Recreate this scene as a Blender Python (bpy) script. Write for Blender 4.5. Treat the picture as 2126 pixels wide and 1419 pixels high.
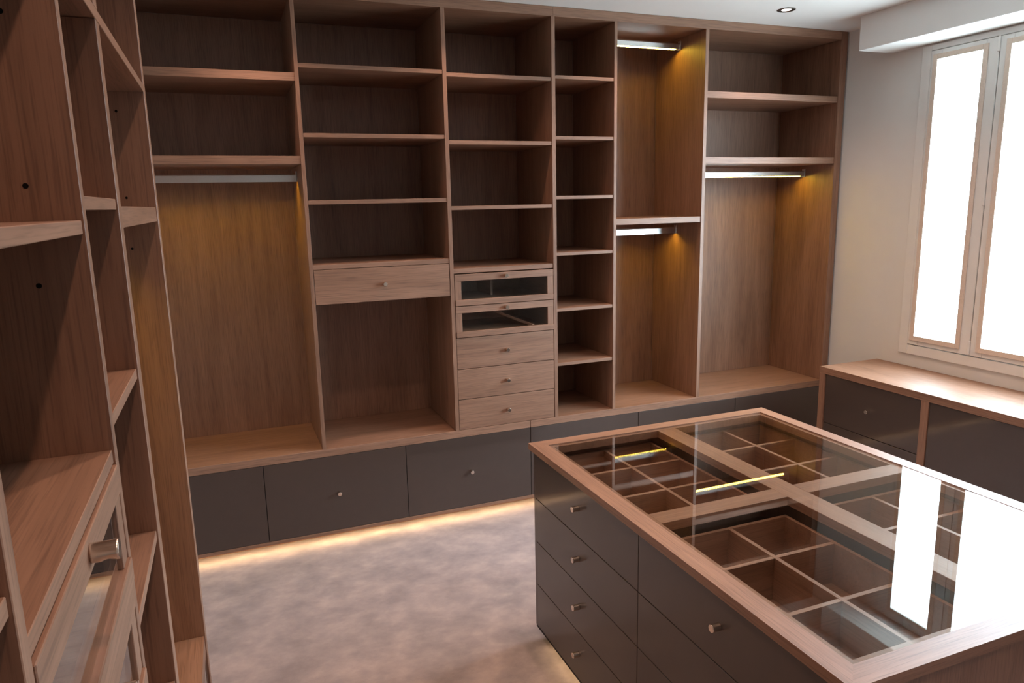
import bpy, bmesh, math, random
from mathutils import Vector, Matrix

random.seed(7)
for o in list(bpy.data.objects):
    bpy.data.objects.remove(o, do_unlink=True)
S = bpy.context.scene
COL = S.collection

# ------------------------------------------------------------------ camera
cd = bpy.data.cameras.new('camera')
cam = bpy.data.objects.new('camera', cd); COL.objects.link(cam)
FW = Vector((0.36030245, 0.91333003, -0.18976405)).normalized()
RT = Vector((0.92851095, -0.3706986, -0.02121259)).normalized()
UP = RT.cross(FW)
m = Matrix((RT, UP, -FW)).transposed().to_4x4()
m.translation = Vector((0.03804986, -3.55033765, 1.72087622))
cam.matrix_world = m
cd.sensor_fit = 'HORIZONTAL'; cd.sensor_width = 36.0
cd.lens = 1491.2216 / 2126 * 36.0
cd.clip_start = 0.01
S.camera = cam

# ------------------------------------------------------------------ world, exposure
SKY = 125.0
w = bpy.data.worlds.new('daylight'); S.world = w; w.use_nodes = True
_nt = w.node_tree; _bg = _nt.nodes['Background']           # overcast sky above, grey ground below the horizon
_tc = _nt.nodes.new('ShaderNodeTexCoord'); _sp = _nt.nodes.new('ShaderNodeSeparateXYZ')
_nt.links.new(_tc.outputs['Generated'], _sp.inputs[0])
_rp = _nt.nodes.new('ShaderNodeValToRGB'); _e = _rp.color_ramp.elements
_e[0].position = 0.49; _e[0].color = (0.13, 0.13, 0.12, 1); _e[1].position = 0.53; _e[1].color = (0.68, 0.87, 1.05, 1)
_mr = _nt.nodes.new('ShaderNodeMapRange'); _mr.inputs[1].default_value = -1; _mr.inputs[2].default_value = 1
_nt.links.new(_sp.outputs['Z'], _mr.inputs[0]); _nt.links.new(_mr.outputs[0], _rp.inputs[0]); _nt.links.new(_rp.outputs[0], _bg.inputs[0])
_bg.inputs[1].default_value = SKY
S.view_settings.view_transform = 'Standard'
S.view_settings.look = 'None'
S.view_settings.gamma = 1.0
S.view_settings.use_curve_mapping = False
S.view_settings.exposure = 0.0
S.cycles.sample_clamp_indirect = 5.0

BLIND_GLOW = 8.5                       # emission put into the blinds, standing in for daylight through the cloth
SPOT_W = 26.5                          # each halogen ceiling spot
SPOT_COL = (1.0, 0.65, 0.49)
LED_COL = (1.0, 0.66, 0.06)
LED_GLOW = 165.0                        # glow of each light bead under the wardrobe rails
TOE_COL = (1.0, 0.70, 0.38)
TOE_W = 1.3                            # watts per metre of plinth strip
SPOTS = [(0.23, -0.30), (1.17, -0.30), (2.06, -0.30), (2.932, -0.30),
         (0.20, -1.20), (0.20, -2.14), (0.20, -3.05), (2.93, -1.25), (2.93, -2.15), (2.93, -3.05),
         (1.50, -3.60), (0.20, -4.00), (1.17, -1.25), (2.06, -1.25), (1.17, -2.15), (2.06, -2.15)]  # last four are unseen, added to brighten the island and carpet

# ------------------------------------------------------------------ materials
def mat(name):
    M = bpy.data.materials.new(name); M.use_nodes = True
    nt = M.node_tree
    return M, nt, nt.nodes['Principled BSDF']

def N(nt, typ, **kw):
    n = nt.nodes.new(typ)
    for k, v in kw.items(): setattr(n, k, v)
    return n

def noise(nt, vec, scale, detail=3.0, rough=0.55, dist=0.0):
    n = N(nt, 'ShaderNodeTexNoise')
    nt.links.new(vec, n.inputs['Vector'])
    n.inputs['Scale'].default_value = scale; n.inputs['Detail'].default_value = detail
    n.inputs['Roughness'].default_value = rough; n.inputs['Distortion'].default_value = dist
    return n.outputs['Fac']

def ramp(nt, fac, stops):
    r = N(nt, 'ShaderNodeValToRGB')
    e = r.color_ramp.elements
    while len(e) < len(stops): e.new(0.5)
    for i, (p, c) in enumerate(stops):
        e[i].position = p; e[i].color = (*c, 1)
    nt.links.new(fac, r.inputs['Fac'])
    return r.outputs['Color']

def mixc(nt, a, b, fac, blend='MIX'):
    x = N(nt, 'ShaderNodeMix', data_type='RGBA', blend_type=blend)
    for sock, val in ((x.inputs[6], a), (x.inputs[7], b), (x.inputs[0], fac)):
        if hasattr(val, 'is_output'): nt.links.new(val, sock)
        elif isinstance(val, tuple): sock.default_value = (*val, 1)
        else: sock.default_value = val
    return x.outputs[2]

WOOD = ((0.222, 0.110, 0.064), (0.278, 0.144, 0.088), (0.325, 0.174, 0.110))
def wood(axis):
    """oak veneer stained walnut; grain runs along the given axis"""
    M, nt, b = mat('walnut_veneer_' + axis)
    tc = N(nt, 'ShaderNodeTexCoord'); oi = N(nt, 'ShaderNodeObjectInfo')
    mul = N(nt, 'ShaderNodeMath', operation='MULTIPLY'); mul.inputs[1].default_value = 37.0
    nt.links.new(oi.outputs['Random'], mul.inputs[0])
    add = N(nt, 'ShaderNodeVectorMath', operation='ADD')
    nt.links.new(tc.outputs['Object'], add.inputs[0]); nt.links.new(mul.outputs[0], add.inputs[1])
    def stretch(k):
        mp = N(nt, 'ShaderNodeMapping')
        s = [1.0, 1.0, 1.0]; s['xyz'.index(axis)] = k
        mp.inputs['Scale'].default_value = s
        nt.links.new(add.outputs[0], mp.inputs['Vector']); return mp.outputs[0]
    broad = noise(nt, stretch(0.10), 11.0, 3.0, 0.6, 1.2)
    streak = noise(nt, stretch(0.022), 95.0, 4.0, 0.65, 0.3)
    pore = noise(nt, stretch(0.030), 330.0, 2.0, 0.5)
    c1 = ramp(nt, broad, [(0.30, WOOD[0]), (0.52, WOOD[1]), (0.74, WOOD[2])])
    c2 = ramp(nt, streak, [(0.30, (0.62, 0.60, 0.58)), (0.55, (1, 1, 1)), (0.75, (1.14, 1.13, 1.12))])
    c = mixc(nt, c1, c2, 0.48, 'MULTIPLY')
    c3 = ramp(nt, pore, [(0.34, (0.40, 0.36, 0.33)), (0.50, (1, 1, 1))])
    c = mixc(nt, c, c3, 0.45, 'MULTIPLY')
    nt.links.new(c, b.inputs['Base Color'])
    b.inputs['Roughness'].default_value = 0.46
    b.inputs['Specular IOR Level'].default_value = 0.70
    bp = N(nt, 'ShaderNodeBump'); bp.inputs['Strength'].default_value = 0.10; bp.inputs['Distance'].default_value = 0.0006
    nt.links.new(pore, bp.inputs['Height']); nt.links.new(bp.outputs[0], b.inputs['Normal'])
    return M
WX, WY, WZ = wood('x'), wood('y'), wood('z')

def plain(name, col, rough=0.5, metal=0.0, spec=0.5, vary=0.06, scale=30.0):
    M, nt, b = mat(name)
    tc = N(nt, 'ShaderNodeTexCoord')
    f = noise(nt, tc.outputs['Object'], scale, 2.0)
    c = ramp(nt, f, [(0.3, tuple(x * (1 - vary) for x in col)), (0.7, tuple(min(1, x * (1 + vary)) for x in col))])
    nt.links.new(c, b.inputs['Base Color'])
    b.inputs['Roughness'].default_value = rough; b.inputs['Metallic'].default_value = metal
    b.inputs['Specular IOR Level'].default_value = spec
    return M

LACQ = plain('taupe_lacquered_glass', (0.052, 0.033, 0.025), 0.45, spec=0.55, vary=0.03)
_b = LACQ.node_tree.nodes['Principled BSDF']
_b.inputs['Coat Weight'].default_value = 0.75; _b.inputs['Coat Roughness'].default_value = 0.015; _b.inputs['Coat IOR'].default_value = 1.45
DARK = plain('dark_recess', (0.018, 0.014, 0.012), 0.7, spec=0.2)
STEEL = plain('brushed_nickel', (0.80, 0.68, 0.58), 0.22, 1.0, vary=0.03, scale=200)
ALU = plain('anodised_aluminium', (0.80, 0.80, 0.78), 0.30, 1.0, vary=0.02, scale=120)
WHITE = plain('white_wall_paint', (0.70, 0.675, 0.645), 0.75, spec=0.25, vary=0.015, scale=6)
CEILW = plain('white_ceiling_paint', (0.80, 0.79, 0.77), 0.8, spec=0.2, vary=0.01, scale=5)
LACW = plain('white_window_paint', (0.74, 0.715, 0.685), 0.45, spec=0.4, vary=0.015, scale=20)
UNLIT_EDGE = plain('beige_unlit_fabric', (0.68, 0.56, 0.47), 0.9, spec=0.1, vary=0.05, scale=150)  # same cloth as the blind; its missing backlight is put into the colour
GASKET = plain('black_gasket', (0.02, 0.018, 0.016), 0.5, spec=0.3)
HOLE = plain('dark_pin_hole', (0.008, 0.006, 0.005), 0.8, spec=0.1)

def carpet():
    M, nt, b = mat('mauve_grey_carpet')
    tc = N(nt, 'ShaderNodeTexCoord')
    mp = N(nt, 'ShaderNodeMapping'); mp.inputs['Scale'].default_value = (1.0, 1.25, 1.0)
    mp.inputs['Rotation'].default_value = (0, 0, 0.3)
    nt.links.new(tc.outputs['Object'], mp.inputs['Vector'])
    big = noise(nt, mp.outputs[0], 5.5, 4.0, 0.60, 0.12)
    mid = noise(nt, mp.outputs[0], 19.0, 3.0, 0.6, 0.0)
    fine = noise(nt, tc.outputs['Object'], 520.0, 2.0, 0.6)
    c = ramp(nt, big, [(0.32, (0.275, 0.226, 0.226)), (0.50, (0.355, 0.292, 0.286)), (0.66, (0.440, 0.358, 0.338))])
    c2 = ramp(nt, mid, [(0.3, (0.90, 0.90, 0.91)), (0.7, (1.06, 1.05, 1.04))])
    c = mixc(nt, c, c2, 0.9, 'MULTIPLY')
    c3 = ramp(nt, fine, [(0.3, (0.86, 0.86, 0.86)), (0.7, (1.1, 1.1, 1.1))])
    c = mixc(nt, c, c3, 0.8, 'MULTIPLY')
    nt.links.new(c, b.inputs['Base Color'])
    b.inputs['Roughness'].default_value = 0.95; b.inputs['Specular IOR Level'].default_value = 0.1
    b.inputs['Sheen Weight'].default_value = 0.25; b.inputs['Sheen Roughness'].default_value = 0.5
    bp = N(nt, 'ShaderNodeBump'); bp.inputs['Strength'].default_value = 0.35; bp.inputs['Distance'].default_value = 0.002
    nt.links.new(fine, bp.inputs['Height']); nt.links.new(bp.outputs[0], b.inputs['Normal'])
    return M
CARPET = carpet()

def glass(name, tint):
    M, nt, b = mat(name); nt.nodes.remove(b)
    out = nt.nodes['Material Output']
    geo = N(nt, 'ShaderNodeNewGeometry')
    ior = N(nt, 'ShaderNodeMix', data_type='FLOAT')
    nt.links.new(geo.outputs['Backfacing'], ior.inputs[0])
    ior.inputs[2].default_value = 1.52; ior.inputs[3].default_value = 1 / 1.52
    fr = N(nt, 'ShaderNodeFresnel'); nt.links.new(ior.outputs[0], fr.inputs['IOR'])
    tr = N(nt, 'ShaderNodeBsdfTransparent'); tr.inputs[0].default_value = (*tint, 1)
    gl = N(nt, 'ShaderNodeBsdfGlossy'); gl.inputs['Roughness'].default_value = 0.0
    gl.inputs['Color'].default_value = (1, 1, 1, 1)
    mx = N(nt, 'ShaderNodeMixShader')
    nt.links.new(fr.outputs[0], mx.inputs[0]); nt.links.new(tr.outputs[0], mx.inputs[1]); nt.links.new(gl.outputs[0], mx.inputs[2])
    nt.links.new(mx.outputs[0], out.inputs[0])
    return M
GLASS = glass('clear_glass', (0.955, 0.965, 0.95))

def emit(name, col, strength):
    M, nt, b = mat(name)
    b.inputs['Base Color'].default_value = (*col, 1)
    b.inputs['Emission Color'].default_value = (*col, 1)
    b.inputs['Emission Strength'].default_value = strength
    return M
LEDBEAD = emit('warm_led_bead', LED_COL, LED_GLOW)
BULB = emit('halogen_bulb_glow', (1.0, 0.86, 0.76), 7.0)
TOESTRIP = emit('warm_led_tape', (1.0, 0.66, 0.25), 1.3)

def fabric():
    """linen with its own emission in place of daylight through the weave"""
    M, nt, b = mat('glowing_linen_blind')
    tc = N(nt, 'ShaderNodeTexCoord')
    mp = N(nt, 'ShaderNodeMapping'); mp.inputs['Scale'].default_value = (1, 1, 0.04)
    nt.links.new(tc.outputs['Object'], mp.inputs['Vector'])
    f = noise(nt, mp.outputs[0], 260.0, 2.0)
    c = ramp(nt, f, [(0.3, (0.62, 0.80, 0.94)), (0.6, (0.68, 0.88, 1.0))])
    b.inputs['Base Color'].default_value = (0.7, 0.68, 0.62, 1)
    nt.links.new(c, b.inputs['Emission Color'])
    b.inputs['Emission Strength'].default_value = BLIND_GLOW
    b.inputs['Roughness'].default_value = 0.9
    b.inputs['Alpha'].default_value = 0.62          # open weave: part of the daylight passes straight through
    return M
FABRIC = fabric()

# ------------------------------------------------------------------ builders
def add_box(bm, x0, x1, y0, y1, z0, z1, bev=0.0):
    vs = [bm.verts.new((x, y, z)) for x in (x0, x1) for y in (y0, y1) for z in (z0, z1)]
    fs = [bm.faces.new([vs[i] for i in q]) for q in
          ((0, 1, 3, 2), (4, 6, 7, 5), (0, 4, 5, 1), (2, 3, 7, 6), (0, 2, 6, 4), (1, 5, 7, 3))]
    if bev:
        es = {e for f in fs for e in f.edges}
        bmesh.ops.bevel(bm, geom=list(es), offset=bev, segments=1, affect='EDGES', clamp_overlap=True)

def add_prism(bm, poly, z0, z1):
    lo = [bm.verts.new((x, y, z0)) for x, y in poly]; hi = [bm.verts.new((x, y, z1)) for x, y in poly]
    bm.faces.new(list(reversed(lo))); bm.faces.new(hi)
    n = len(poly)
    for i in range(n): bm.faces.new((lo[i], lo[(i + 1) % n], hi[(i + 1) % n], hi[i]))

def add_cyl(bm, c, r, h, axis='z', seg=20, r2=None):
    """closed cylinder or cone from c along +axis"""
    r2 = r if r2 is None else r2
    def pt(a, rad, t):
        u, v = math.cos(a) * rad, math.sin(a) * rad
        p = {'z': (u, v, t), 'x': (t, u, v), 'y': (v, t, u)}[axis]
        return (c[0] + p[0], c[1] + p[1], c[2] + p[2])
    A = [bm.verts.new(pt(2 * math.pi * i / seg, r, 0)) for i in range(seg)]
    B = [bm.verts.new(pt(2 * math.pi * i / seg, r2, h)) for i in range(seg)]
    bm.faces.new(list(reversed(A))); bm.faces.new(B)
    for i in range(seg):
        j = (i + 1) % seg; bm.faces.new((A[i], A[j], B[j], B[i]))

def finish(name, bm, material, parent=None, smooth=False):
    bmesh.ops.recalc_face_normals(bm, faces=bm.faces)
    xs = [v.co for v in bm.verts]
    c = Vector([(min(p[i] for p in xs) + max(p[i] for p in xs)) / 2 for i in range(3)])
    bmesh.ops.translate(bm, verts=bm.verts, vec=-c)
    me = bpy.data.meshes.new(name); bm.to_mesh(me); bm.free()
    me.materials.append(material)
    if smooth:
        for p in me.polygons: p.use_smooth = True
    o = bpy.data.objects.new(name, me); COL.objects.link(o)
    o.location = c
    if parent is not None:
        o.parent = parent
        base = Vector((0, 0, 0)); q = parent
        while q is not None: base += q.location; q = q.parent
        o.location = c - base
    return o

def box(name, x, y, z, material, parent=None, bev=0.0008):
    bm = bmesh.new(); add_box(bm, *x, *y, *z, bev)
    return finish(name, bm, material, parent)

def boxes(name, lst, material, parent=None, bev=0.0):
    bm = bmesh.new()
    for b in lst: add_box(bm, *b[0], *b[1], *b[2], bev)
    return finish(name, bm, material, parent)

def thing(name, label, cat, loc, group=None):
    o = bpy.data.objects.new(name, None); COL.objects.link(o)
    o.location = loc; o.empty_display_size = 0.1
    o['label'] = label; o['category'] = cat
    if group: o['group'] = group
    return o

def struct(o): o['kind'] = 'structure'; return o

def lamp(name, typ, parent, wloc, **kw):
    L = bpy.data.lights.new(name, typ)
    for k, v in kw.items(): setattr(L, k, v)
    o = bpy.data.objects.new(name, L); COL.objects.link(o)
    o.parent = parent
    base = Vector((0, 0, 0)); q = parent
    while q is not None: base += q.location; q = q.parent
    o.location = Vector(wloc) - base
    return o

# knob: short brushed cylinder with a finger scoop underneath; axis along local +x
def knob_mesh(L=0.0255, R=0.0100, seg=24):
    bm = bmesh.new(); rings = []
    ts = [0.0, 0.02] + [0.08 + 0.84 * i / 12 for i in range(13)] + [0.97, 1.0]
    for t in ts:
        rad = R * (0.94 if t in (0.0, 1.0) else 1.0)
        cut = R
        if 0.30 < t < 0.93: cut = R - 0.0042 * math.sin(math.pi * (t - 0.30) / 0.63)
        ring = []
        for i in range(seg):
            a = 2 * math.pi * i / seg
            y, z = math.cos(a) * rad, math.sin(a) * rad
            ring.append(bm.verts.new((t * L, y, max(z, -cut))))
        rings.append(ring)
    for A, B in zip(rings, rings[1:]):
        for i in range(seg):
            j = (i + 1) % seg; bm.faces.new((A[i], A[j], B[j], B[i]))
    bm.faces.new(list(reversed(rings[0]))); bm.faces.new(rings[-1])
    bmesh.ops.recalc_face_normals(bm, faces=bm.faces)
    me = bpy.data.meshes.new('knob'); bm.to_mesh(me); bm.free(); me.materials.append(STEEL)
    for p in me.polygons: p.use_smooth = len(p.vertices) == 4
    return me
KNOB = knob_mesh()
def knob(parent, wloc, ang):
    o = bpy.data.objects.new('knob', KNOB); COL.objects.link(o); o.parent = parent
    base = Vector((0, 0, 0)); q = parent
    while q is not None: base += q.location; q = q.parent
    o.location = Vector(wloc) - base; o.rotation_euler = (0, 0, ang)
    o['label'] = 'brushed metal knob with a finger scoop underneath'
    return o
TO_FRONT, TO_LEFT, TO_RIGHT = -math.pi / 2, math.pi, 0.0   # knob pointing -y, -x, +x

# wardrobe rail with LED strip underneath; along x or y
def hanging_rail(parent, a0, a1, c, ztop, axis, hidden=True, h=0.033, wd=0.017):
    bm = bmesh.new()
    drop = 0.0008
    lf, lb = (0.0052 if hidden else 0.0), 0.0045        # front and back lips of the channel
    prof = [(-wd / 2, -h / 2 - lf), (-wd / 2 + 0.002, -h / 2 - lf)] if lf else []
    prof += [(-wd / 2 + (0.002 if lf else 0.0), -h / 2), (wd / 2 - 0.002, -h / 2), (wd / 2 - 0.002, -h / 2 - lb), (wd / 2, -h / 2 - lb),
             (wd / 2, h / 2 - 0.006), (wd / 2 - 0.004, h / 2), (-wd / 2 + 0.004, h / 2), (-wd / 2, h / 2 - 0.006)]
    zc = ztop - h / 2
    mk = (lambda t, u, v: (t, c + u, zc + v)) if axis == 'x' else (lambda t, u, v: (c + u, t, zc + v))
    A = [bm.verts.new(mk(a0 + 0.006, u, v)) for u, v in prof]; B = [bm.verts.new(mk(a1 - 0.006, u, v)) for u, v in prof]
    bm.faces.new(A); bm.faces.new(list(reversed(B)))
    for i in range(len(prof)):
        j = (i + 1) % len(prof); bm.faces.new((A[i], B[i], B[j], A[j]))
    r = finish('hanging_rail', bm, ALU, parent)
    r['label'] = 'aluminium hanging rail with warm lights along its underside'
    for e in (a0, a1 - 0.006):
        if axis == 'x': boxes('bracket', [((e, e + 0.006), (c - 0.014, c + 0.014), (zc - 0.022, zc + 0.030))], ALU, r, 0.001)
        else: boxes('bracket', [((c - 0.014, c + 0.014), (e, e + 0.006), (zc - 0.022, zc + 0.030))], ALU, r, 0.001)
    n = int((a1 - a0 - 0.03) / 0.0165); bm = bmesh.new(); zb = zc - h / 2
    for i in range(n):
        t = a0 + 0.018 + i * 0.0165
        if axis == 'x': add_box(bm, t - 0.0035, t + 0.0035, c - 0.005, c + 0.005, zb - drop, zb, 0.0)
        else: add_box(bm, c - 0.005, c + 0.005, t - 0.0035, t + 0.0035, zb - drop, zb, 0.0)
    s = finish('light_strip', bm, LEDBEAD, r); s['label'] = 'row of glowing warm light beads'
    return r

# ------------------------------------------------------------------ room shell
XL, XR, YB, YF, H = -0.63, 3.696, 0.53, -5.60, 2.70
fl = box('floor', (XL, XR), (YF, YB), (-0.05, 0.0), CARPET, bev=0); struct(fl)
struct(box('ceiling', (XL - .1, XR + .1), (YF - .1, YB + .1), (H, H + 0.08), CEILW, bev=0))
struct(box('wall_left', (XL - 0.1, XL), (YF, YB), (0, H), WHITE, bev=0))
struct(box('wall_back', (XL - 0.1, XR + .1), (YB, YB + 0.1), (0, H), WHITE, bev=0))
struct(box('wall_front', (XL - 0.1, XR + .1), (YF - 0.1, YF), (0, H), WHITE, bev=0))
WY0, WY1, WZ0, WZ1 = -2.460, -0.527, 0.807, 2.510      # window opening in the right wall
T = XR + 0.18
struct(boxes('wall_right', [((XR, T), (YF, WY0), (0, H)), ((XR, T), (WY1, YB), (0, H)),
                            ((XR, T), (WY0, WY1), (0, WZ0)), ((XR, T), (WY0, WY1), (WZ1, H))], WHITE))
b = box('trim_1', (3.446, XR), (YF, -0.3123), (2.5167, H), CEILW, bev=0.002); struct(b)
b['label'] = 'white boxed soffit above the window'

# window: fixed frame, two sashes plus an added unseen third, with panes, bolts on the meeting line
wf = bpy.data.objects.new('window_1', None); COL.objects.link(wf); wf.location = (XR, -0.96, WZ0); struct(wf)
fx = (XR - 0.010, XR + 0.06)
boxes('window_frame', [(fx, (WY0 - 0.004, WY0 + 0.054), (WZ0, WZ1)), (fx, (WY1 - 0.054, WY1 + 0.004), (WZ0, WZ1)),
                       (fx, (WY0 + 0.054, WY1 - 0.054), (WZ0, WZ0 + 0.055)), (fx, (WY0 + 0.054, WY1 - 0.054), (WZ1 - 0.030, WZ1))], LACW, wf, 0.002)
def sash(y0, y1):
    z0, z1 = WZ0 + 0.060, WZ1 - 0.033; sx = (XR - 0.014, XR + 0.040); k = 0.066
    s = boxes('sash', [(sx, (y0, y0 + k), (z0, z1)), (sx, (y1 - k, y1), (z0, z1)),
                       (sx, (y0 + k, y1 - k), (z0, z0 + k)), (sx, (y0 + k, y1 - k), (z1 - k, z1))], LACW, wf, 0.002)
    box('pane', (XR + 0.018, XR + 0.022), (y0 + k, y1 - k), (z0 + k, z1 - k), GLASS, s, bev=0)
sash(-0.9585, WY1 - 0.056); sash(-1.6775, -0.9635); sash(WY0 + 0.056, -1.6825)  # last sash is unseen, added to carry one more glowing blind
for z0, z1 in ((0.872, 0.945), (2.405, 2.478), (1.655, 1.695)):
    bx = boxes('sash_bolt', [((XR - 0.024, XR - 0.014), (-0.966, -0.954), (z0, z1))], LACW, wf, 0.0015)
    bx['label'] = 'small white bolt cover on the meeting line of the sashes'

for ym in (-0.961, -1.680):
    box('light_stop', (XR + 0.0405, XR + 0.055), (ym - 0.020, ym + 0.020), (WZ0 + 0.056, WZ1 - 0.031), LACW, wf, bev=0)  # unseen strips added to block daylight leaking between the sashes
for y0, y1, z0, z1 in ((WY0, WY0 + 0.075, WZ0, WZ1), (WY1 - 0.075, WY1, WZ0, WZ1), (WY0 + 0.076, WY1 - 0.076, WZ0 + 0.02, WZ0 + 0.080), (WY0 + 0.076, WY1 - 0.076, WZ1 - 0.055, WZ1)):
    box('light_stop', (XR + 0.0605, XR + 0.075), (y0, y1), (z0, z1), LACW, wf, bev=0)  # more added strips, stopping light leaks around the sash edges
def blind(y0, y1, label):
    t = thing('window_blind', label, 'blind', (XR - 0.016, (y0 + y1) / 2, 0.892), 'fabric blinds on the window')
    z0, z1, e = 0.892, 2.455, 0.027
    X = (XR - 0.0200, XR - 0.0145)
    box('fabric', X, (y0 + e, y1 - e), (z0 + e, z1 - e), FABRIC, t, bev=0)
    p = lamp('daylight_portal', 'AREA', t, (XR - 0.010, (y0 + y1) / 2, (z0 + z1) / 2), shape='RECTANGLE', size=z1 - z0 - 2 * e, size_y=y1 - y0 - 2 * e)
    p.data.cycles.is_portal = True; p.rotation_euler = (0, math.pi / 2, 0)
    X = (XR - 0.0210, XR - 0.0145)
    h = boxes('unlit_border', [(X, (y0, y0 + e), (z0, z1)), (X, (y1 - e, y1), (z0, z1)),
                  (X, (y0 + e, y1 - e), (z0, z0 + e)), (X, (y0 + e, y1 - e), (z1 - e, z1))], UNLIT_EDGE, t, 0.001)
    h['label'] = 'beige unlit border of the blind'
blind(-0.906, -0.600, 'narrow glowing fabric blind on the window sash nearer the tall shelving')
blind(-1.6440, -0.997, 'wide glowing fabric blind on the window sash cut by the right picture edge')

blind(-2.371, -1.7160, 'added unseen glowing blind to brighten the room, beyond the right picture edge, nearest the camera')  # unseen blind, added to throw more light towards the back wall

# ------------------------------------------------------------------ recessed ceiling spots
def downlight(x, y, label):
    t = thing('ceiling_spotlight', label, 'light', (x, y, H), 'recessed ceiling spotlights')
    bm = bmesh.new(); seg = 32; R = [(0.047, 0.0), (0.047, -0.003), (0.042, -0.005), (0.025, -0.002), (0.025, 0.0)]
    rr = [[bm.verts.new((x + r * math.cos(2 * math.pi * i / seg), y + r * math.sin(2 * math.pi * i / seg), H + z)) for i in range(seg)] for r, z in R]
    for A, B in zip(rr, rr[1:] + rr[:1]):
        for i in range(seg):
            j = (i + 1) % seg; bm.faces.new((A[i], A[j], B[j], B[i]))
    finish('trim_ring', bm, SPOTRING, t, True)
    bm = bmesh.new(); add_cyl(bm, (x, y, H - 0.0015), 0.0245, 0.0014, seg=24)
    finish('bulb', bm, BULB, t)
    lamp('spot_beam', 'SPOT', t, (x, y, H - 0.012), energy=SPOT_W, color=SPOT_COL, spot_size=math.radians(120), spot_blend=1.0, shadow_soft_size=0.022)
SPOTRING = plain('bronze_spot_ring', (0.18, 0.15, 0.13), 0.35, 0.8, vary=0.03)
SL = ['recessed ceiling spotlight above the drawerless hanging bay of the back wall, leftmost of its row',
      'recessed ceiling spotlight in front of the drawer stack of the back wall',
      'ceiling spotlight whose glow just touches the top picture edge',
      'lit round recessed spotlight in the white ceiling near the boxed soffit',
      'recessed ceiling spotlight above the far end of the left-hand shelving',
      'recessed ceiling spotlight above the narrow shelf column of the left-hand shelving',
      'recessed ceiling spotlight above the glass-front drawers of the left-hand shelving',
      'recessed ceiling spotlight above the aisle between island and window sideboard, beside the window',
      'recessed ceiling spotlight above the aisle between island and sideboard, middle of three',
      'recessed ceiling spotlight above the aisle between island and sideboard, farthest from the back wall',
      'recessed ceiling spotlight above the carpet beyond the near end of the island',
      'recessed ceiling spotlight above the near end of the left-hand shelving, behind the camera',
      'added unseen ceiling spotlight over the far left corner of the glass-topped island',
      'added unseen ceiling spotlight over the far right corner of the glass-topped island',
      'added unseen ceiling spotlight over the near left corner of the glass-topped island',
      'added unseen ceiling spotlight over the near right corner of the glass-topped island']
for (x, y), lb in zip(SPOTS, SL): downlight(x, y, lb)

# ------------------------------------------------------------------ back wall: base drawers, platform boards, shelving
ZP0, ZP1 = 0.484, 0.5232
GX = [-0.598, 0.1171, 0.827, 1.5391, 2.2379, 2.9449, 3.680]
def base_cabinet(i0, i1, label):
    x0, x1 = GX[i0], GX[i1]
    t = thing('drawer_base', label, 'cabinet', ((x0 + x1) / 2, 0.25, 0), 'drawer bases along the back wall')
    boxes('carcass', [((x0 + 0.001, x1 - 0.001), (0.024, 0.50), (0.066, ZP0 - 0.002))], DARK, t)
    r = box('bottom_rail', (x0, x1), (0.0, 0.023), (0.065, 0.0825), WX, t)
    p = box('plinth', (x0, x1), (0.130, 0.150), (0.0, 0.0655), WX, t)
    s = box('light_strip', (x0 + 0.02, x1 - 0.02), (0.050, 0.060), (0.0610, 0.0655), TOESTRIP, t, bev=0)
    s['label'] = 'warm light strip hidden under the drawers'
    lamp('plinth_light', 'AREA', t, ((x0 + x1) / 2, 0.055, 0.059), shape='RECTANGLE', size=x1 - x0 - 0.04, size_y=0.012,
         energy=TOE_W * (x1 - x0), color=TOE_COL)
    for k in range(i0, i1):
        a, c = GX[k] + 0.0013, GX[k + 1] - 0.0013
        d = box('drawer', (a, c), (0.001, 0.020), (0.0840, ZP0 - 0.0012), LACQ, t, bev=0.0014)
        d['label'] = 'dark taupe lacquered drawer front'
        knob(d, ((GX[k] + GX[k + 1]) / 2, 0.001, 0.284), TO_FRONT)
base_cabinet(0, 3, 'low row of three dark taupe drawers under the left half of the back shelving')
base_cabinet(3, 6, 'low row of dark taupe drawers partly hidden behind the island, under the back shelving')
def platform(x0, x1, label):
    bm = bmesh.new(); add_box(bm, x0, x1, 0.0, 0.528, ZP0, ZP1, 0.001)
    o = finish('platform_board', bm, WX); o['label'] = label; o['category'] = 'board'; o['group'] = 'platform boards under the back shelving'
platform(-0.628, 1.5381, 'thick walnut platform board on the dark drawers, left of the joint below the drawer stack')
platform(1.5401, 3.690, 'thick walnut platform board on the drawers behind the island, reaching the window wall')

ZT = 2.651
YS, YI = 0.004, 0.500          # shelf front and interior back
def shelf(parent, x0, x1, zt, th, y0=YS):
    return box('shelf', (x0, x1), (y0, YI), (zt - th, zt), WX, parent)
D = [(-0.628, -0.605), (0.4054, 0.4233), (1.104, 1.1246), (1.6905, 1.7115), (2.0607, 2.0786), (2.6436, 2.6661), (3.634, 3.658)]
def drawer_front(parent, x0, x1, z0, z1, kz=None):
    d = box('drawer', (x0 + 0.002, x1 - 0.002), (0.002, 0.021), (z0, z1), WX, parent, bev=0.001)
    boxes('drawer_box', [((x0 + 0.010, x0 + 0.022), (0.022, 0.44), (z0 + 0.010, z1 - 0.02)), ((x1 - 0.022, x1 - 0.010), (0.022, 0.44), (z0 + 0.010, z1 - 0.02)),
                         ((x0 + 0.022, x1 - 0.022), (0.022, 0.44), (z0 + 0.010, z0 + 0.020)), ((x0 + 0.022, x1 - 0.022), (0.43, 0.44), (z0 + 0.020, z1 - 0.02))], WY, d)
    knob(d, ((x0 + x1) / 2, 0.002, kz or (z0 + z1) / 2), TO_FRONT)
    return d
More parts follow.
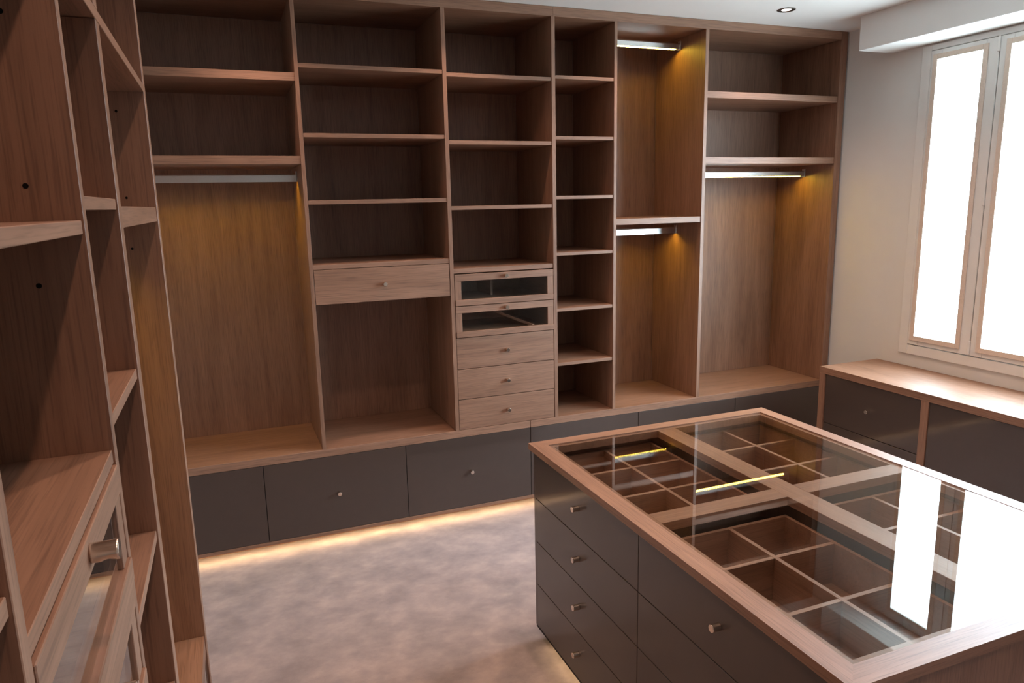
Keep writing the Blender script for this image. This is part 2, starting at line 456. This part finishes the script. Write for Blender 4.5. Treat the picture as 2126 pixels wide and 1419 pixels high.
def glass_drawer(parent, P, L, W, ang, ax, dv):
    """P(t,d,z): t across the front 0..L, d outwards; rails, stiles, ledge, pane, box with divider, knob"""
    z0, z1 = W
    def bx(lst): # lst of (t0,t1,d0,d1,z0,z1)
        out = []
        for t0, t1, d0, d1, a, c in lst:
            p, q = P(t0, d0, a), P(t1, d1, c)
            out.append(tuple((min(p[i], q[i]), max(p[i], q[i])) for i in range(3)))
        return out
    g = WX if ax == 'x' else WY
    e = 0.0025
    d = boxes('drawer', bx([(0.010, 0.020, -0.44, -0.021, z0 + 0.012, z1 - 0.03), (L - 0.020, L - 0.010, -0.44, -0.021, z0 + 0.012, z1 - 0.03),
                            (0.020, L - 0.020, -0.44, -0.021, z0 + 0.012, z0 + 0.020), (0.020, L - 0.020, -0.44, -0.43, z0 + 0.020, z1 - 0.03)]), WY if ax == 'x' else WX, parent)
    d['label'] = 'drawer with a glazed front in a walnut frame'
    for t0, t1 in ((e, 0.037), (L - 0.037, L - e)):
        boxes('stile', bx([(t0, t1, -0.020, 0.002, z0 + 0.031, z1 - 0.036)]), WZ, d, 0.0008)
    boxes('top_rail', bx([(e, L - e, -0.020, 0.004, z1 - 0.036, z1)]), g, d, 0.001)
    boxes('ledge', bx([(e, L - e, -0.020, 0.007, z0, z0 + 0.031)]), g, d, 0.0015)
    boxes('pane', bx([(0.037, L - 0.037, -0.0050, -0.0018, z0 + 0.031, z1 - 0.036)]), GLASS, d)
    boxes('divider', bx([(L * dv[0] - 0.006, L * dv[0] + 0.006, -0.43, -dv[1], z0 + 0.020, z0 + dv[2])]), WY if ax == 'x' else WX, d)
    knob(d, P(L / 2, 0.004, z1 - 0.018), ang)
    return d

UA = thing('shelving_unit', 'tall open walnut shelving unit, left half of back wall, with five-drawer stack', 'shelving', (0.54, 0.25, ZP1), 'walnut shelving units along the back wall')
UB = thing('shelving_unit', 'tall open walnut shelving unit at the back, between drawer stack and window wall', 'shelving', (2.70, 0.25, ZP1), 'walnut shelving units along the back wall')
def panel(parent, name, i, y0=0.0):
    return box(name, D[i], (y0, YI), (ZP1 + 0.0005, H - 0.001 if i == 6 else ZT), WZ, parent)
panel(UA, 'side_panel', 0); panel(UA, 'divider', 1); panel(UA, 'divider', 2); panel(UA, 'side_panel', 3)
panel(UB, 'divider', 4); panel(UB, 'divider', 5); panel(UB, 'side_panel', 6)
f = box('filler_strip', (3.6585, 3.6845), (0.001, 0.10), (ZP1 + 0.0005, H - 0.001), WZ, UB)
box('top_panel', (D[0][0], D[3][1] - 0.010), (0.0, YI), (ZT + 0.0003, H - 0.001), WX, UA)
box('top_panel', (D[3][1] - 0.0095, D[6][0] - 0.0003), (0.0, YI), (ZT + 0.0003, H - 0.001), WX, UB)
bays = [(D[i][1] + 0.0003, D[i + 1][0] - 0.0003) for i in range(6)]
for i, (x0, x1) in enumerate(bays):
    box('back_panel', (x0, x1), (YI + 0.0003, 0.519), (ZP1 + 0.0005, ZT), WZ, UA if i < 3 else UB, bev=0)
x0, x1 = bays[0]
shelf(UA, x0, x1, 2.3233, 0.0365); shelf(UA, x0, x1, 1.955, 0.037)
hanging_rail(UA, x0, x1, 0.25, 1.884, 'x')
x0, x1 = bays[1]
for z in (2.3668, 2.0591, 1.7513): shelf(UA, x0, x1, z, 0.0195)
shelf(UA, x0, x1, 1.4465, 0.0229)
drawer_front(UA, x0, x1, 1.2537, 1.4211, 1.337)
x0, x1 = bays[2]
for z in (2.3555, 2.0339, 1.7090): shelf(UA, x0, x1, z, 0.019)
shelf(UA, x0, x1, 1.3921, 0.0245)
PB = lambda t, d, z, X=x0: (X + t, 0.002 - d, z)
for zz, dv in (((1.1978, 1.3621), (0.49, 0.20, 0.110)), ((1.0295, 1.1945), (0.80, 0.025, 0.035))): glass_drawer(UA, PB, x1 - x0, zz, TO_FRONT, 'x', dv)
for zz in ((0.8590, 1.0262), (0.6922, 0.8557), (0.5252, 0.6889)): drawer_front(UA, x0, x1, *zz)
x0, x1 = bays[3]
for z in (2.3673, 2.0615, 1.7515, 1.4489, 1.1415, 0.8338): shelf(UB, x0, x1, z, 0.0175)
x0, x1 = bays[4]
shelf(UB, x0, x1, 1.6195, 0.0335)
hanging_rail(UB, x0, x1, 0.25, 2.622, 'x', False); hanging_rail(UB, x0, x1, 0.25, 1.553, 'x')
x0, x1 = bays[5]
shelf(UB, x0, x1, 2.3221, 0.037); shelf(UB, x0, x1, 1.9568, 0.038)
hanging_rail(UB, x0, x1, 0.25, 1.885, 'x', False)

# ------------------------------------------------------------------ left-hand shelving (front edges face +x)
LX, LB = -0.111, -0.620
UL = thing('shelving_unit', 'tall walnut shelving along the left wall, close to the camera, with glass-front drawers', 'shelving', (-0.36, -2.6, 0))
Y5, Y4, Y3, Y2, Y1 = (-3.93, -3.91), (-3.030, -3.011), (-2.5739, -2.5552), (-2.253, -2.2173), (-1.503, -1.455)
def vp(name, Y, z0=ZP1 + 0.0005, z1=ZT): return box(name, (LB, LX), Y, (z0, z1), WZ, UL)
E1 = vp('side_panel', Y1, 0.0); vp('side_panel', Y5, 0.0)
vp('divider', Y4); E3 = vp('divider', Y3)
vp('divider', Y2, z1=2.0060); vp('divider', Y2, z0=2.0252)
box('top_panel', (LB, LX), (Y5[0], Y1[1]), (ZT + 0.0003, H - 0.001), WY, UL)
LF = LX - 0.003
def lshelf(ya, yb, zt, th, xf=LF): return box('shelf', (LB + 0.012, xf), (ya + 0.0003, yb - 0.0003), (zt - th, zt), WY, UL)
pb = lshelf(Y5[1], Y1[0], 0.531, 0.531 - ZP0)
lshelf(Y3[1], Y1[0], 2.0248, 0.0184, LX + 0.0004)                       # long shelf over two bays
lshelf(Y2[1], Y1[0], 1.7287, 0.035)
for z in (1.7400, 1.4665, 1.1818, 0.8930): lshelf(Y3[1], Y2[0], z, 0.0168)
lshelf(Y4[1], Y3[0], 1.7114, 0.0159); lshelf(Y4[1], Y3[0], 2.0248, 0.0184); lshelf(Y4[1], Y3[0], 1.430, 0.017)
lshelf(Y5[1], Y4[0], 1.477, 0.0150); lshelf(Y5[1], Y4[0], 1.150, 0.0150); lshelf(Y5[1], Y4[0], 2.0248, 0.0184)
box('back_panel', (LB, LB + 0.011), (Y5[1] + 0.0003, Y1[0] - 0.0003), (ZP1 + 0.0005, ZT), WZ, UL, bev=0)
hanging_rail(UL, Y2[1] + 0.0003, Y1[0] - 0.0003, -0.36, 1.662, 'y')
PL = lambda t, d, z: (LX - 0.003 + d, Y4[1] + 0.0003 + t, z)
LL = Y3[0] - Y4[1] - 0.0006
for zz in ((1.2560, 1.4115), (1.0985, 1.2540)): glass_drawer(UL, PL, LL, zz, TO_RIGHT, 'y', (0.5, 0.05, 0.05))
for zz in ((0.9100, 1.0950), (0.7180, 0.9070), (0.5260, 0.7150)):
    d = box('drawer', (LX - 0.022, LX - 0.003), (Y4[1] + 0.0025, Y3[0] - 0.0025), zz, WY, UL, bev=0.001)
    knob(d, (LX - 0.003, (Y4[1] + Y3[0]) / 2, sum(zz) / 2), TO_RIGHT)
for ya, yb in ((Y2[1], Y1[0]), (Y3[1], Y2[0]), (Y4[1], Y3[0]), (Y5[1], Y4[0])):
    d = box('drawer', (LX - 0.024, LX - 0.005), (ya + 0.0025, yb - 0.0025), (0.0845, ZP0 - 0.004), LACQ, UL, bev=0.001)
    d['label'] = 'dark taupe lacquered drawer front'
boxes('plinth', [((LB, LX - 0.075), (Y5[1], Y1[0]), (0.0, 0.064))], WY, UL)
boxes('carcass', [((LB, LX - 0.026), (Y5[1], Y1[0]), (0.066, ZP0 - 0.002))], DARK, UL)
def holes(parent, y, pts):
    for x, z in pts:
        bm = bmesh.new(); add_cyl(bm, (x, y - 0.0004, z), 0.0031, 0.0004, 'y', 12)
        finish('shelf_pin_hole', bm, HOLE, parent)
holes(E3, Y3[0], [(-0.1645, 1.9367), (-0.1645, 1.7514), (-0.1657, 1.6376)])
holes(E1, Y1[0], [(-0.1765, 1.960), (-0.1765, 1.7531), (-0.1773, 1.6274)])

# ------------------------------------------------------------------ display island
IX0, IX1, IY0, IY1 = 1.0486, 2.157, -2.6748, -1.1359
GX0, GX1, GY0, GY1 = 1.1075, 2.1045, -2.6200, -1.1895
ZT1, ZF0, ZLIP = 0.8192, 0.7942, 0.8135
ISL = thing('display_island', 'glass-topped walnut island with dark drawers, standing on the carpet', 'island', (1.603, -1.905, 0))
def frame_rail(poly, M):
    bm = bmesh.new(); add_prism(bm, poly, ZF0, ZT1); o = finish('frame_rail', bm, M, ISL); return o
frame_rail([(IX0, IY0), (GX0, GY0), (GX0, GY1), (IX0, IY1)], WY)
frame_rail([(IX1, IY0), (IX1, IY1), (GX1, GY1), (GX1, GY0)], WY)
frame_rail([(IX0, IY1), (GX0, GY1), (GX1, GY1), (IX1, IY1)], WX)
frame_rail([(IX0, IY0), (IX1, IY0), (GX1, GY0), (GX0, GY0)], WX)
lp = 0.017
boxes('glass_ledge', [((GX0, GX0 + lp), (GY0, GY1), (0.786, ZLIP)), ((GX1 - lp, GX1), (GY0, GY1), (0.786, ZLIP)),
                      ((GX0 + lp, GX1 - lp), (GY1 - lp, GY1), (0.786, ZLIP)), ((GX0 + lp, GX1 - lp), (GY0, GY0 + lp), (0.786, ZLIP))], WY, ISL)
MX0, MX1, MY0, MY1 = 1.5816, 1.6630, -1.925, -1.857
box('mullion', (MX0, MX1), (GY0 + lp, GY1 - lp), (0.785, ZLIP), WY, ISL)
box('mullion', (GX0 + lp, MX0 - 0.0002), (MY0, MY1), (0.785, ZLIP), WX, ISL)
box('mullion', (MX1 + 0.0002, GX1 - lp), (MY0, MY1), (0.785, ZLIP), WX, ISL)
g = box('glass_top', (GX0 + 0.0022, GX1 - 0.0022), (GY0 + 0.0022, GY1 - 0.0022), (ZLIP + 0.0005, ZT1 - 0.0014), GLASS, ISL, bev=0)
g['label'] = 'clear glass top set flush in the wooden frame'
BX0, BX1, BY0, BY1 = IX0 + 0.014, IX1 - 0.014, IY0 + 0.014, IY1 - 0.014
BZ = [0.0650, 0.2474, 0.4271, 0.6045, 0.7920]
YM = -1.9051
box('end_panel', (BX0 + 0.0, BX1), (BY0, BY0 + 0.019), (0.065, ZF0 - 0.0003), WZ, ISL)
box('end_panel', (BX0 + 0.0005, BX1 - 0.0005), (BY1 - 0.019, BY1), (0.065, ZF0 - 0.0003), LACQ, ISL)
boxes('carcass', [((1.612, 1.624), (BY0 + 0.0195, BY1 - 0.0195), (0.066, 0.7845)),
                  ((BX0 + 0.021, 1.6115), (YM - 0.008, YM + 0.008), (0.066, 0.7845)), ((1.6245, BX1 - 0.021), (YM - 0.008, YM + 0.008), (0.066, 0.7845)),
                  ((BX0 + 0.021, 1.6115), (BY0 + 0.0195, BY1 - 0.0195), (0.600, 0.608)), ((1.6245, BX1 - 0.021), (BY0 + 0.0195, BY1 - 0.0195), (0.600, 0.608)),
                  ((BX0 + 0.002, BX1 - 0.002), (BY0 + 0.002, BY1 - 0.002), (0.055, 0.0648))], DARK, ISL)
boxes('plinth', [((BX0 + 0.07, BX1 - 0.07), (BY0 + 0.07, BY1 - 0.07), (0.0, 0.0545))], DARK, ISL)
e = 0.0012
for side in (0, 1):
    for col in (0, 1):
        ya, yb = ((YM, BY1) if col == 0 else (BY0 + 0.0195, YM))
        for row in range(4):
            z0, z1 = BZ[row] + e, BZ[row + 1] - e
            X = (BX0, BX0 + 0.020) if side == 0 else (BX1 - 0.020, BX1)
            yhi = yb - (0.0 if col == 0 else e)
            if col == 0: yhi = yb - 0.0195
            d = box('drawer', X, (ya + e, yhi), (z0, z1), LACQ, ISL, bev=0.0008)
            d['label'] = 'dark brown lacquered drawer front'
            kz = (BZ[row] + (BZ[row + 1] if row < 3 else 0.7942)) / 2 + 0.010
            knob(d, (BX0 if side == 0 else BX1, (ya + yb) / 2, kz), TO_LEFT if side == 0 else TO_RIGHT)
            if row == 3:
                tx0, tx1 = (BX0 + 0.0205, 1.574) if side == 0 else (1.668, BX1 - 0.0205)
                ty0, ty1 = (YM + 0.052, BY1 - 0.020) if col == 0 else (BY0 + 0.034, YM - 0.022)
                zb, zt, k = 0.628, 0.757, 0.012
                boxes('tray', [((tx0, tx0 + k), (ty0, ty1), (zb, zt)), ((tx1 - k, tx1), (ty0, ty1), (zb, zt)),
                               ((tx0 + k, tx1 - k), (ty0, ty0 + k), (zb, zt)), ((tx0 + k, tx1 - k), (ty1 - k, ty1), (zb, zt)),
                               ((tx0 + k, tx1 - k), (ty0 + k, ty1 - k), (zb, zb + 0.007))], WX, d)
                xm = 1.357 if side == 0 else 1.922
                h = 0.0065
                box('tray_divider', (xm - h, xm + h), (ty0 + k, ty1 - k), (zb + 0.0075, zt), WY, d, bev=0.0005)
                for q in (1, 2):
                    ym = ((-1.605, -1.381) if col == 0 else (-2.358, -2.126))[q - 1]
                    for xa, xb in ((tx0 + k, xm - h), (xm + h, tx1 - k)):
                        box('tray_divider', (xa, xb), (ym - h, ym + h), (zb + 0.0075, zt - 0.0004), WX, d, bev=0.0005)
s = boxes('light_strip', [((BX0 + 0.030, BX0 + 0.038), (BY0 + 0.08, BY1 - 0.08), (0.051, 0.0548))], TOESTRIP, ISL)
s['label'] = 'warm light strip hidden under the island'
lamp('plinth_light', 'AREA', ISL, (BX0 + 0.034, (BY0 + BY1) / 2, 0.048), shape='RECTANGLE', size=0.012, size_y=BY1 - BY0 - 0.16,
     energy=TOE_W * 0.4, color=TOE_COL).rotation_euler = (0, math.radians(18), 0)

# ------------------------------------------------------------------ sideboard under the window
CX, CZ = 3.2437, 0.7344
SB = thing('sideboard', 'long low walnut sideboard with dark drawer fronts below the window', 'sideboard', (3.47, -1.9, 0))
box('top_panel', (CX, XR - 0.001), (-3.30, -0.3743), (0.6954, CZ), WY, SB, bev=0.001)
CY = [(-0.4164, -0.3743), (-1.0917, -1.0492), (-1.7670, -1.7245), (-2.4423, -2.3998), (-3.30, -3.2575)]
for i, Y in enumerate(CY):
    box('side_panel' if i in (0, 4) else 'divider', (CX, XR - 0.02), Y, (0.0, 0.6951), WZ, SB)
for i, (hi, lo) in enumerate(zip(CY, CY[1:])):
    y0, y1 = lo[1] + 0.002, hi[0] - 0.002
    spans = ((0.404 + 0.0015, 0.6935), (0.068, 0.404 - 0.0015)) if i == 0 else ((0.068, 0.6935),)
    for z0, z1 in spans:
        d = box('drawer', (CX + 0.006, CX + 0.025), (y0, y1), (z0, z1), LACQ, SB, bev=0.001)
        d['label'] = 'dark brown lacquered drawer front'
        if i == 0: knob(d, (CX + 0.006, (y0 + y1) / 2, (z0 + z1) / 2), TO_LEFT)
    boxes('plinth', [((CX + 0.05, CX + 0.07), (y0, y1), (0.0, 0.066))], DARK, SB)
